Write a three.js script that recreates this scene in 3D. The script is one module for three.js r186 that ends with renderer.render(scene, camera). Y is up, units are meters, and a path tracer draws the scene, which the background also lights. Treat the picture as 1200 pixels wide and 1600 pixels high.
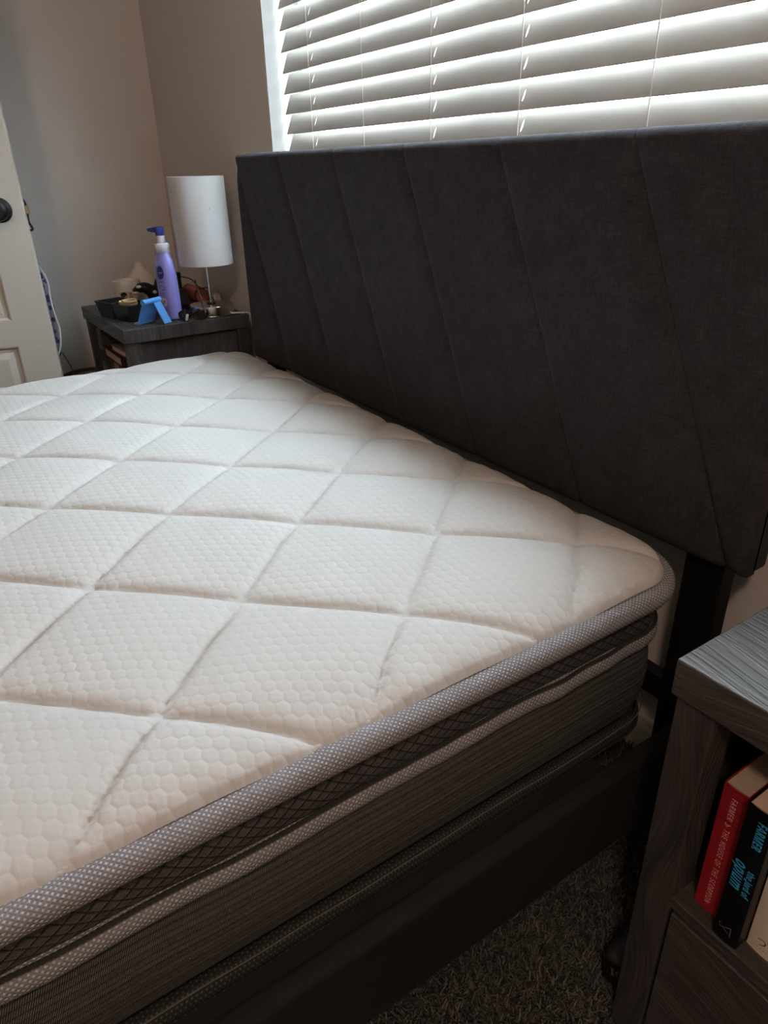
import * as THREE from 'three';
import { RoundedBoxGeometry } from 'three/addons/geometries/RoundedBoxGeometry.js';
import { mergeGeometries, mergeVertices } from 'three/addons/utils/BufferGeometryUtils.js';
import { RectAreaLightUniformsLib } from 'three/addons/lights/RectAreaLightUniformsLib.js';

// ------------------------------------------------------------------ camera, sky, light, exposure
const scene = new THREE.Scene();
const renderer = new THREE.WebGLRenderer({ antialias: true });
renderer.toneMapping = THREE.LinearToneMapping;
renderer.toneMappingExposure = 1.28;
renderer.shadowMap.enabled = true;
const camera = new THREE.PerspectiveCamera(72.3, 0.75, 0.02, 60);
camera.position.set(1.184, 1.025, 0.961);
camera.rotation.set(-0.45977, 0.99444, -0.026, 'YXZ');
scene.add(camera);
scene.background = new THREE.Color().setRGB(0.77, 0.91, 1.0);      // even overcast sky
scene.backgroundIntensity = 29;
const LAMP_POS = new THREE.Vector3(1.9, 2.29, 1.75);               // ceiling lamp out of frame, warm
const LAMP_CANDELA = 2.75;
const LAMP_COLOR = new THREE.Color().setRGB(1.0, 0.72, 0.55);
RectAreaLightUniformsLib.init();

// ------------------------------------------------------------------ helpers
let seed = 12345;
const rnd = () => { seed = (seed * 1664525 + 1013904223) >>> 0; return seed / 4294967296; };
const rr = (a, b) => a + (b - a) * rnd();
const hash = (x, y) => { let h = (x * 374761393 + y * 668265263) | 0; h = Math.imul(h ^ (h >>> 13), 1274126177); return ((h ^ (h >>> 16)) >>> 0) / 4294967296; };
function vnoise(x, y, px = 1 << 20, py = 1 << 20) {                // value noise, repeating every px, py cells
  const xi = Math.floor(x), yi = Math.floor(y), fx = x - xi, fy = y - yi, m = (a, b) => ((a % b) + b) % b;
  const sx = fx * fx * (3 - 2 * fx), sy = fy * fy * (3 - 2 * fy);
  const a = hash(m(xi, px), m(yi, py)), b = hash(m(xi + 1, px), m(yi, py)), c = hash(m(xi, px), m(yi + 1, py)), d = hash(m(xi + 1, px), m(yi + 1, py));
  return a + (b - a) * sx + (c - a) * sy + (a - b - c + d) * sx * sy;
}
const clamp = (x, a = 0, b = 1) => Math.min(b, Math.max(a, x));
const smooth = (a, b, x) => { const t = clamp((x - a) / (b - a)); return t * t * (3 - 2 * t); };
function tex(w, h, sizeX, sizeY, fn, srgb = true) {                // fn(u, v, x, y) -> grey or [r, g, b], 0..1; covers sizeX by sizeY metres
  const d = new Uint8Array(w * h * 4);
  for (let y = 0; y < h; y++) for (let x = 0; x < w; x++) {
    const c = fn(x / w, y / h, x, y), o = (y * w + x) * 4;
    for (let k = 0; k < 3; k++) d[o + k] = 255 * clamp(Array.isArray(c) ? c[k] : c);
    d[o + 3] = 255;
  }
  const t = new THREE.DataTexture(d, w, h);
  t.wrapS = t.wrapT = THREE.RepeatWrapping; t.magFilter = THREE.LinearFilter; t.minFilter = THREE.LinearMipmapLinearFilter; t.generateMipmaps = true;
  t.repeat.set(1 / sizeX, 1 / sizeY);
  if (srgb) t.colorSpace = THREE.SRGBColorSpace;
  t.needsUpdate = true;
  return t;
}
function canvasTex(w, h, draw) {
  const c = document.createElement('canvas'); c.width = w; c.height = h;
  draw(c.getContext('2d'), w, h);
  const t = new THREE.CanvasTexture(c); t.colorSpace = THREE.SRGBColorSpace;
  return t;
}
const std = (o) => new THREE.MeshStandardMaterial(o);
const phys = (o) => new THREE.MeshPhysicalMaterial(o);

const names = {};
function numbered(n) { const k = names[n] = (names[n] ?? -1) + 1; return k ? n + '_' + String(k).padStart(3, '0') : n; }
function tag(o, label, category, group) { Object.assign(o.userData, { label, category }); if (group) o.userData.group = group; return o; }
function thing(name, label, category, p = [0, 0, 0], turn = 0, group) {
  const o = new THREE.Group(); o.name = numbered(name); o.position.set(...p); o.rotation.y = turn; scene.add(o);
  return tag(o, label, category, group);
}
function mesh(name, geo, mat, parent = scene, p) {
  const m = new THREE.Mesh(geo, mat); m.name = parent === scene ? numbered(name) : name;
  m.castShadow = m.receiveShadow = true;
  if (p) m.position.set(...p);
  parent.add(m); return m;
}
function struct(name, geo, mat, parent = scene, p) { const m = mesh(name, geo, mat, parent, p); if (parent === scene) m.userData.kind = 'structure'; return m; }
// uv in metres from the dominant axis of each face; along = the axis that the grain (u) follows where it lies in the face
function metric(geo, along = 'x', off = [0, 0]) {
  const g = geo.index ? geo.toNonIndexed() : geo, p = g.attributes.position, n = p.count, uv = new Float32Array(n * 2);
  const A = new THREE.Vector3(), B = new THREE.Vector3(), C = new THREE.Vector3(), N = new THREE.Vector3();
  for (let i = 0; i < n; i += 3) {
    A.fromBufferAttribute(p, i); B.fromBufferAttribute(p, i + 1); C.fromBufferAttribute(p, i + 2);
    N.subVectors(B, A).cross(C.clone().sub(A));
    const a = [Math.abs(N.x), Math.abs(N.y), Math.abs(N.z)], k = a.indexOf(Math.max(...a));
    const axes = ['x', 'y', 'z'].filter((_, j) => j !== k);
    if (axes[1] === along) axes.reverse();
    [A, B, C].forEach((q, j) => { uv[(i + j) * 2] = q[axes[0]] + off[0]; uv[(i + j) * 2 + 1] = q[axes[1]] + off[1] + k * 0.37; });
  }
  g.setAttribute('uv', new THREE.BufferAttribute(uv, 2));
  return g;
}
const rbox = (w, h, d, r = 0.003, s = 2) => new RoundedBoxGeometry(w, h, d, s, Math.min(r, w / 2.01, h / 2.01, d / 2.01));
// box between two corners
function bx(x0, x1, y0, y1, z0, z1, r = 0.003, along = 'x', off) {
  const g = r > 0 ? rbox(x1 - x0, y1 - y0, z1 - z0, r) : new THREE.BoxGeometry(x1 - x0, y1 - y0, z1 - z0);
  g.translate((x0 + x1) / 2, (y0 + y1) / 2, (z0 + z1) / 2);
  return metric(g, along, off);
}
function tube(points, r, seg = 60, rad = 8) { return new THREE.TubeGeometry(new THREE.CatmullRomCurve3(points.map((p) => new THREE.Vector3(...p))), seg, r, rad); }
const lathe = (pts, seg = 48) => new THREE.LatheGeometry(pts.map((p) => new THREE.Vector2(...p)), seg);
function grid(nu, nv, fn, uvf, wrapU = false) {                    // surface fn(u, v) -> [x, y, z]
  const pos = [], uv = [], idx = [];
  for (let j = 0; j <= nv; j++) for (let i = 0; i <= nu; i++) { const u = i / nu, v = j / nv; pos.push(...fn(u, v)); uv.push(...(uvf ? uvf(u, v) : [u, v])); }
  for (let j = 0; j < nv; j++) for (let i = 0; i < nu; i++) { const a = j * (nu + 1) + i, b = a + 1, c = a + nu + 1, d = c + 1; idx.push(a, b, c, b, d, c); }
  const g = new THREE.BufferGeometry();
  g.setAttribute('position', new THREE.Float32BufferAttribute(pos, 3)); g.setAttribute('uv', new THREE.Float32BufferAttribute(uv, 2));
  g.setIndex(idx); g.computeVertexNormals();
  return g;
}

// ------------------------------------------------------------------ materials
const wallBump = tex(512, 512, 0.35, 0.35, (u, v) => 0.5 * vnoise(u * 60, v * 60, 60, 60) + 0.5 * vnoise(u * 128, v * 128, 128, 128), false);
const mWall = std({ color: new THREE.Color().setRGB(0.75, 0.71, 0.67), roughness: 0.85, bumpMap: wallBump, bumpScale: 0.00016 });
const mCeil = std({ color: new THREE.Color().setRGB(0.84, 0.83, 0.81), roughness: 0.95 });
const mTrim = std({ color: new THREE.Color().setRGB(0.66, 0.62, 0.55), roughness: 0.45 });
const mDoor = std({ color: new THREE.Color().setRGB(0.62, 0.585, 0.52), roughness: 0.45 });
const mVinyl = std({ color: new THREE.Color().setRGB(0.75, 0.76, 0.76), roughness: 0.4 });
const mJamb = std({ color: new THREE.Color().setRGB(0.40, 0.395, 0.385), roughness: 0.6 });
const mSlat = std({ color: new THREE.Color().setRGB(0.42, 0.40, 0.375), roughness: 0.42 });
const mCord = std({ color: new THREE.Color().setRGB(0.7, 0.68, 0.64), roughness: 0.8 });
const mGlass = phys({ color: 0xffffff, transmission: 1, thickness: 0, roughness: 0.02, ior: 1.5 });

// dark laminate with streaky grain, u along the grain
const grainAt = (u, v) => {
  const w = 0.018 * Math.sin(u * Math.PI * 4 + 2) + 0.03 * vnoise(u * 4, v * 6, 4, 6);
  const vv = v + w;
  const streak = vnoise(u * 6, vv * 110, 6, 1 << 20) * 0.5 + vnoise(u * 14, vv * 230, 14, 1 << 20) * 0.3 + vnoise(u * 3, vv * 34, 3, 1 << 20) * 0.35;
  return streak / 1.15;
};
const woodC = tex(1024, 1024, 0.6, 0.6, (u, v) => { const g = grainAt(u, v), b = vnoise(u * 3, v * 5, 3, 5); const s = 0.155 + 0.17 * g + 0.035 * b; return [s * 1.02, s * 0.97, s * 0.95]; });
const woodB = tex(1024, 1024, 0.6, 0.6, (u, v) => { const vv = v + 0.018 * Math.sin(u * Math.PI * 4 + 2) + 0.03 * vnoise(u * 4, v * 6, 4, 6); return smooth(0.3, 0.7, 0.55 * vnoise(u * 12, vv * 210, 12, 1 << 20) + 0.45 * vnoise(u * 26, vv * 400, 26, 1 << 20)); }, false);
const woodR = tex(512, 512, 0.6, 0.6, (u, v) => { const g = grainAt(u, v); return [0, 0.36 + 0.25 * (1 - g), 0]; }, false);
const mWood = std({ map: woodC, bumpMap: woodB, bumpScale: 0.0004, roughnessMap: woodR, roughness: 1 });

// charcoal heather linen
const linenC = tex(1024, 1024, 0.5, 0.5, (u, v) => {
  const t = vnoise(u * 420, v * 60, 420, 60) * 0.5 + vnoise(u * 60, v * 420, 60, 420) * 0.5, m = vnoise(u * 22, v * 22, 22, 22);
  const s = 0.176 + 0.11 * (t - 0.5) + 0.035 * (m - 0.5); return [s * 1.01, s * 0.98, s * 1.09];
});
const linenB = tex(1024, 1024, 0.25, 0.25, (u, v) => 0.5 + 0.25 * Math.sin(u * 2 * Math.PI * 256) * 1 + 0.25 * Math.sin(v * 2 * Math.PI * 256) + 0.3 * (vnoise(u * 90, v * 90, 90, 90) - 0.5), false);
const mLinen = phys({ map: linenC, bumpMap: linenB, bumpScale: 0.0003, roughness: 0.95, sheen: 0.4, sheenRoughness: 0.6, sheenColor: new THREE.Color(0.25, 0.25, 0.28) });
const mBlackCloth = std({ color: new THREE.Color().setRGB(0.0040, 0.0040, 0.0048), roughness: 0.9, bumpMap: linenB, bumpScale: 0.0002 });
const mBlackMetal = std({ color: new THREE.Color().setRGB(0.008, 0.008, 0.009), roughness: 0.5, metalness: 0.2 });

// knitted mattress cover: soft hexagon cells pressed into the cloth
const hexAt = (u, v, nx, ny) => {                                  // distance to the border of the nearest hexagon, 0 at the border .. 0.5 at the centre
  const x = u * nx, y = v * ny * Math.sqrt(3) / 2 * 1;             // ny must be even: rows
  let best = 9, second = 9;
  const row = Math.round(y / (Math.sqrt(3) / 2));
  for (let r = row - 1; r <= row + 1; r++) {
    const o = (r & 1) * 0.5, k = Math.round(x - o);
    for (let c = k - 1; c <= k + 1; c++) { const d = Math.hypot(x - c - o, y - r * Math.sqrt(3) / 2); if (d < best) { second = best; best = d; } else if (d < second) second = d; }
  }
  return (second - best) / 2;
};
const HX = 0.0152;
const hexB = tex(1024, 1024, HX * 16, HX * 18 * Math.sqrt(3) / 2, (u, v) => {
  const b = hexAt(u, v, 16, 18);
  return 0.12 + 0.78 * Math.pow(smooth(0, 0.32, b), 0.6) + 0.07 * (vnoise(u * 300, v * 300, 300, 300) - 0.5);
}, false);
const mQuilt = phys({ color: new THREE.Color().setRGB(0.59, 0.584, 0.57), roughness: 0.9, bumpMap: hexB, bumpScale: 0.00065, sheen: 0.3, sheenRoughness: 0.5, sheenColor: new THREE.Color(0.6, 0.6, 0.6) });
// piping tape: knit of small pale lozenges on grey
const knit = (nx, ny) => (u, v) => {
  const a = u * nx + v * ny, b = u * nx - v * ny;
  const fa = Math.abs(((a % 1) + 1) % 1 - 0.5) * 2, fb = Math.abs(((b % 1) + 1) % 1 - 0.5) * 2;
  return smooth(0.15, 1.0, Math.min(1 - fa, 1 - fb) * 1.1 + 0.15 * (vnoise(u * 60, v * 60, 60, 60) - 0.5));
};
const kn = knit(10, 8);
const pipeC = tex(512, 512, 0.062, 0.034, (u, v) => { const k = kn(u, v); return [0.50 + 0.32 * k, 0.50 + 0.325 * k, 0.525 + 0.33 * k]; });
const pipeB = tex(512, 512, 0.062, 0.034, (u, v) => kn(u, v), false);
const mPipe = std({ map: pipeC, bumpMap: pipeB, bumpScale: 0.0009, roughness: 0.8 });
// upper band: charcoal velour, dark dotted stitches in diamonds
const bandF = (u, v) => {
  const a = u * 11 + v * 7, b = u * 11 - v * 7, f = (q) => Math.abs(q - Math.round(q));
  const da = f(a), db = f(b), dot = (q) => Math.abs(Math.sin(q * Math.PI * 5)) > 0.4 ? 1 : 0;
  return Math.max(da < 0.06 ? dot(b) : 0, db < 0.06 ? dot(a) : 0) + 10 * Math.round(0);
};
const bandC = tex(1024, 512, 0.20, 0.10, (u, v) => { const s = bandF(u, v), n = vnoise(u * 220, v * 110, 220, 110), q = vnoise(u * 30, v * 15, 30, 15); const g = s ? 0.07 : 0.33 + 0.07 * (n - 0.5) + 0.05 * (q - 0.5); return [g, g, g * 1.02]; });
const bandB = tex(1024, 512, 0.20, 0.10, (u, v) => {
  const a = u * 11 + v * 7, b = u * 11 - v * 7, f = (q) => Math.abs(q - Math.round(q));
  return smooth(0, 0.2, Math.min(f(a), f(b))) * 0.8 + 0.2 * vnoise(u * 220, v * 110, 220, 110);
}, false);
const mBand = std({ map: bandC, bumpMap: bandB, bumpScale: 0.0014, roughness: 0.95 });
// lower border: grey slanted ribs in rows
const ribF = (u, v) => {
  const r = Math.floor(v * 13), t = v * 13 - r;
  const x = u * 104 + t * 1.6 + (r % 2) * 0.5, s = Math.abs(((x % 1) + 1) % 1 - 0.5) * 2;
  return smooth(0.35, 0.75, s) * smooth(0, 0.2, t) * smooth(1, 0.8, t);
};
const ribC = tex(1024, 512, 0.20, 0.10, (u, v) => { const k = ribF(u, v), n = vnoise(u * 90, v * 45, 90, 45); const g = 0.21 + 0.28 * k + 0.05 * (n - 0.5); return [g, g, g * 0.99]; });
const ribB = tex(1024, 512, 0.20, 0.10, (u, v) => ribF(u, v) * 0.35 + 0.65 * Math.abs(Math.sin(v * Math.PI * 5)), false);
const mRib = std({ map: ribC, bumpMap: ribB, bumpScale: 0.0022, roughness: 0.95 });
const dotC = tex(256, 256, 0.02, 0.02, (u, v) => { const x = u * 4, y = v * 4, o = Math.floor(y) % 2 ? 0.5 : 0, d = Math.hypot(((x + o) % 1) - 0.5, (y % 1) - 0.5); const g = d < 0.22 ? 0.34 : 0.17; return [g, g, g * 0.99]; });
const mDot = std({ map: dotC, roughness: 0.95 });
const mThread = std({ color: new THREE.Color().setRGB(0.11, 0.11, 0.10), roughness: 0.9 });
const mEdge = std({ color: new THREE.Color().setRGB(0.62, 0.60, 0.55), roughness: 0.9 });

const carpC = tex(512, 512, 0.5, 0.5, (u, v) => { const n = vnoise(u * 128, v * 128, 128, 128) * 0.7 + vnoise(u * 40, v * 40, 40, 40) * 0.3; const g = 0.10 + 0.16 * n; return [g * 1.03, g, g * 0.94]; });
const mCarpet = std({ map: carpC, roughness: 1 });

const mNickel = std({ color: new THREE.Color().setRGB(0.58, 0.55, 0.50), roughness: 0.24, metalness: 1 });
const mChrome = std({ color: new THREE.Color().setRGB(0.72, 0.71, 0.69), roughness: 0.14, metalness: 1 });
const mKnob = std({ color: new THREE.Color().setRGB(0.009, 0.009, 0.01), roughness: 0.42, metalness: 0.3 });
const mPlasticBlack = std({ color: new THREE.Color().setRGB(0.008, 0.008, 0.009), roughness: 0.35 });
const mMatteBlack = std({ color: new THREE.Color().setRGB(0.012, 0.012, 0.013), roughness: 0.7 });
const mWhitePlastic = std({ color: new THREE.Color().setRGB(0.72, 0.70, 0.66), roughness: 0.4 });
const shadeB = tex(256, 256, 0.05, 0.05, (u, v) => 0.5 + 0.25 * Math.sin(u * Math.PI * 2 * 40) + 0.25 * Math.sin(v * Math.PI * 2 * 40) + 0.2 * (vnoise(u * 50, v * 50, 50, 50) - 0.5), false);
const mShade = phys({ color: new THREE.Color().setRGB(0.82, 0.83, 0.84), roughness: 0.95, bumpMap: shadeB, bumpScale: 0.0002, transmission: 0.3, thickness: 0, side: THREE.DoubleSide });

// ------------------------------------------------------------------ the room
const XL = -1.80, XR = 3.2, ZF = 3.7, H = 2.44, JOG = -1.47, JZ = 1.37;
const WX = 0.82, WY0 = 0.86, WY1 = 2.12, T = 0.15;
struct('floor', bx(XL - 0.15, XR + 0.15, -0.12, -0.004, -T, ZF + 0.15, 0), mCarpet);
struct('ceiling', bx(XL - 0.15, XR + 0.15, H, H + 0.12, -T, ZF + 0.15, 0), mCeil);
struct('wall_back', mergeGeometries([
  bx(XL - 0.15, -WX, -0.1, H, -T, 0, 0), bx(WX, XR + 0.15, -0.1, H, -T, 0, 0),
  bx(-WX, WX, -0.1, WY0, -T, 0, 0), bx(-WX, WX, WY1, H, -T, 0, 0)]), mWall);
struct('wall_left', mergeGeometries([bx(XL - 0.15, XL, -0.1, H, 0, JZ, 0), bx(XL - 0.15, JOG, -0.1, H, JZ, ZF, 0)]), mWall);
struct('wall_right', bx(XR, XR + 0.15, -0.1, H, 0, ZF, 0), mWall);
struct('wall_front', bx(XL - 0.15, XR + 0.15, -0.1, H, ZF, ZF + 0.15, 0), mWall);
function baseboard(name, x0, x1, z0, z1, axis) {
  const s = new THREE.Shape(); s.moveTo(0, 0); s.lineTo(0.014, 0); s.lineTo(0.014, 0.055); s.lineTo(0.009, 0.066); s.lineTo(0.007, 0.075); s.lineTo(0, 0.079); s.closePath();
  const len = axis === 'x' ? x1 - x0 : z1 - z0, g = new THREE.ExtrudeGeometry(s, { depth: len, bevelEnabled: false });
  if (axis === 'x') { g.rotateY(-Math.PI / 2); g.scale(1, 1, 1); g.translate(x1, 0, z0); } else g.translate(x0, 0, z0);
  return struct(name, g, mTrim);
}
baseboard('baseboard_back', XL, XR, 0, 0, 'x');
baseboard('baseboard_left', XL, 0, 0, JZ, 'z');
// drywall return of the window, painted pale
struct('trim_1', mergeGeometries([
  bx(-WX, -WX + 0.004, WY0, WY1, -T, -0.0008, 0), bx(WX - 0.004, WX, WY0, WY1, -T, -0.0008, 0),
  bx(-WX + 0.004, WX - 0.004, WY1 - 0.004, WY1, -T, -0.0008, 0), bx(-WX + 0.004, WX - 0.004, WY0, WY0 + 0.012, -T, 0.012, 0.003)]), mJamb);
{ // vinyl window behind the blind
  const w = new THREE.Group(); w.name = 'window_1'; w.userData.kind = 'structure'; scene.add(w);
  const z0 = -0.148, z1 = -0.105, x = WX - 0.006, y0 = WY0 + 0.014, y1 = WY1 - 0.006, f = 0.045;
  mesh('window_frame', mergeGeometries([bx(-x, -x + f, y0, y1, z0, z1, 0.003), bx(x - f, x, y0, y1, z0, z1, 0.003), bx(-x + f, x - f, y0, y0 + f, z0, z1, 0.003), bx(-x + f, x - f, y1 - f, y1, z0, z1, 0.003), bx(-0.025, 0.025, y0 + f, y1 - f, z0, z1 - 0.006, 0.003)]), mVinyl, w);
  for (const s of [-1, 1]) mesh('window_pane', new THREE.BoxGeometry(x - f - 0.025, y1 - y0 - 2 * f, 0.004).translate(s * (x - f + 0.025) / 2, (y0 + y1) / 2, -0.13), mGlass, w);
}
{ // lawn outside, far below the sight lines of the room
  const g = new THREE.CylinderGeometry(40, 40, 0.2, 64).translate(0, -0.7, 0);
  struct('ground', g, std({ color: new THREE.Color().setRGB(0.10, 0.13, 0.07), roughness: 1 }));
}

// ------------------------------------------------------------------ blind
{
  const b = thing('window_blind', 'wide white slatted blind, nearly closed, in the window above the headboard', 'blind');
  const holeX = [-0.65, -0.14, 0.12, 0.65], cordX = [-0.65, -0.40, -0.14, 0.12, 0.40, 0.65];
  const L = 0.802, W = 0.0505, PITCH = 0.0477, TILT = THREE.MathUtils.degToRad(68.5);
  const s = new THREE.Shape(); s.moveTo(-L, -W / 2); s.lineTo(L, -W / 2); s.lineTo(L, W / 2); s.lineTo(-L, W / 2); s.closePath();
  for (const hx of holeX) { const h = new THREE.Path(); h.absellipse(hx, 0, 0.0022, 0.012, 0, Math.PI * 2, true); s.holes.push(h); }
  const slatG = new THREE.ExtrudeGeometry(s, { depth: 0.0022, bevelEnabled: true, bevelThickness: 0.0004, bevelSize: 0.0004, bevelSegments: 1, curveSegments: 6 }).translate(0, 0, -0.0011);
  // stand the slat on its lower edge: lower edge towards the room
  slatG.rotateX(-(Math.PI / 2 - TILT) );
  const zc = -0.052, yLow = 1.107;                                 // lower edge of one slat, as seen just above the headboard
  const half = W / 2;
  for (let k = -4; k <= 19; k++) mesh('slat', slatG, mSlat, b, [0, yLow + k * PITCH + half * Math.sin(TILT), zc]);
  const top = yLow + 19 * PITCH + 2 * half + 0.004, bot = yLow - 5 * PITCH + 0.02;
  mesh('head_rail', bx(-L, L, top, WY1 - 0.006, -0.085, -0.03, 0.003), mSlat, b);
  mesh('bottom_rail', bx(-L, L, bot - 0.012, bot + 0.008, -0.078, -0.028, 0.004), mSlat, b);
  for (const x of cordX) {
    const dx = 0.0;
    mesh('ladder_cord', mergeGeometries([
      new THREE.CylinderGeometry(0.0011, 0.0011, top - bot, 6).translate(x + dx, (top + bot) / 2, zc + half * Math.cos(TILT) + 0.0035),
      new THREE.CylinderGeometry(0.0011, 0.0011, top - bot, 6).translate(x + dx + 0.004, (top + bot) / 2, zc - half * Math.cos(TILT) - 0.0045)]), mCord, b);
  }
}

// ------------------------------------------------------------------ bed
{
  const bed = thing('bed_frame', 'charcoal upholstered bed frame with a tall diagonally seamed headboard', 'bed');
  const HX0 = -0.78, HX1 = 0.78, HY0 = 0.518, HY1 = 1.06, ZB = 0.075, ZC = 0.118, ZFr = 0.137;
  const hb = mesh('headboard', bx(HX0, HX1, HY0, HY1, ZB, ZC, 0.008), mLinen, bed);
  const seamX = (k, y) => -0.785 + 0.2592 * k + 0.45 * (HY1 - y);
  for (let k = -1; k <= 5; k++) {
    // clip polygon between two slanted seams: rows in y
    const xl = (y) => k < 0 ? HX0 : Math.max(HX0, Math.min(HX1, seamX(k, y))), xr = (y) => k === 5 ? HX1 : Math.max(HX0, Math.min(HX1, seamX(k + 1, y)));
    let yTop = HY1; if (k === -1) yTop = HY1 - 0.012;
    const nu = 30, nv = 64, cosS = 1 / Math.sqrt(1 + 0.45 * 0.45);
    const front = (u, v) => {
      const su = u, y = yTop + (HY0 - yTop) * v, a = xl(y), b = xr(y), x = a + (b - a) * su;
      const dl = k < 0 ? 9 : Math.max(0, (x - seamX(k, y)) * cosS), dr = k === 5 ? 9 : Math.max(0, (seamX(k + 1, y) - x) * cosS);
      const de = Math.min(x - HX0, HX1 - x, y - HY0, HY1 - y);
      let z = ZFr;
      const sd = Math.min(dl, dr); z -= 0.0085 * Math.exp(-sd / 0.006) + 0.0015 * Math.exp(-sd / 0.03);
      const R = 0.016; if (de < R) { const q = 1 - de / R; z -= R * (1 - Math.sqrt(Math.max(0, 1 - q * q))); }
      return [x, y, z];
    };
    const warp = (u) => { const t = u * 2 - 1; return 0.5 + 0.5 * Math.sign(t) * (1 - Math.pow(1 - Math.abs(t), 1.9)); };
    const f = (u, v) => front(warp(u), warp(v));
    const g1 = grid(nu, nv, (u, v) => f(u, 1 - v), (u, v) => { const p = f(u, 1 - v); return [p[0], p[1]]; });
    // rim that closes the pad back to the board
    const ring = []; const N = 48;
    for (let i = 0; i < N; i++) ring.push([i / N, 0]); for (let i = 0; i < N; i++) ring.push([1, i / N]); for (let i = 0; i < N; i++) ring.push([1 - i / N, 1]); for (let i = 0; i <= N; i++) ring.push([0, 1 - i / N]);
    const g2 = grid(ring.length - 1, 1, (s, t) => { const [u, v] = ring[Math.round(s * (ring.length - 1))]; const p = f(u, v); return [p[0], p[1], t ? p[2] : ZC - 0.012]; }, (s, t) => { const [u, v] = ring[Math.round(s * (ring.length - 1))]; const p = f(u, v); return [p[0] + p[2] * t, p[1] + p[2] * t]; });
    mesh('headboard_panel', mergeGeometries([g1, g2]), mLinen, hb);
  }
  // posts, cross bar, rails, legs
  for (const s of [-1, 1]) mesh('post', bx(s > 0 ? 0.682 : -0.742, s > 0 ? 0.742 : -0.682, 0, 0.56, 0.078, 0.112, 0.003), mBlackMetal, bed);
  mesh('cross_bar', bx(-0.69, 0.69, 0.228, 0.272, 0.082, 0.106, 0.002), mBlackMetal, bed);
  for (const s of [-1, 1]) mesh('side_rail', bx(s > 0 ? 0.775 : -0.802, s > 0 ? 0.802 : -0.775, 0.185, 0.322, 0.095, 2.25, 0.01), mBlackCloth, bed);
  mesh('foot_rail', bx(-0.775, 0.775, 0.185, 0.322, 2.223, 2.25, 0.008), mBlackCloth, bed);
  mesh('slat_deck', bx(-0.772, 0.772, 0.262, 0.284, 0.34, 2.22, 0.002), mMatteBlack, bed);
  for (const [x, z] of [[-0.74, 2.18], [0.74, 2.18], [0, 2.18], [-0.74, 1.2], [0.74, 1.2], [0, 1.2]]) mesh('leg', bx(x - 0.022, x + 0.022, 0, 0.19, z - 0.022, z + 0.022, 0.003), mBlackMetal, bed);
}

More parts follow.
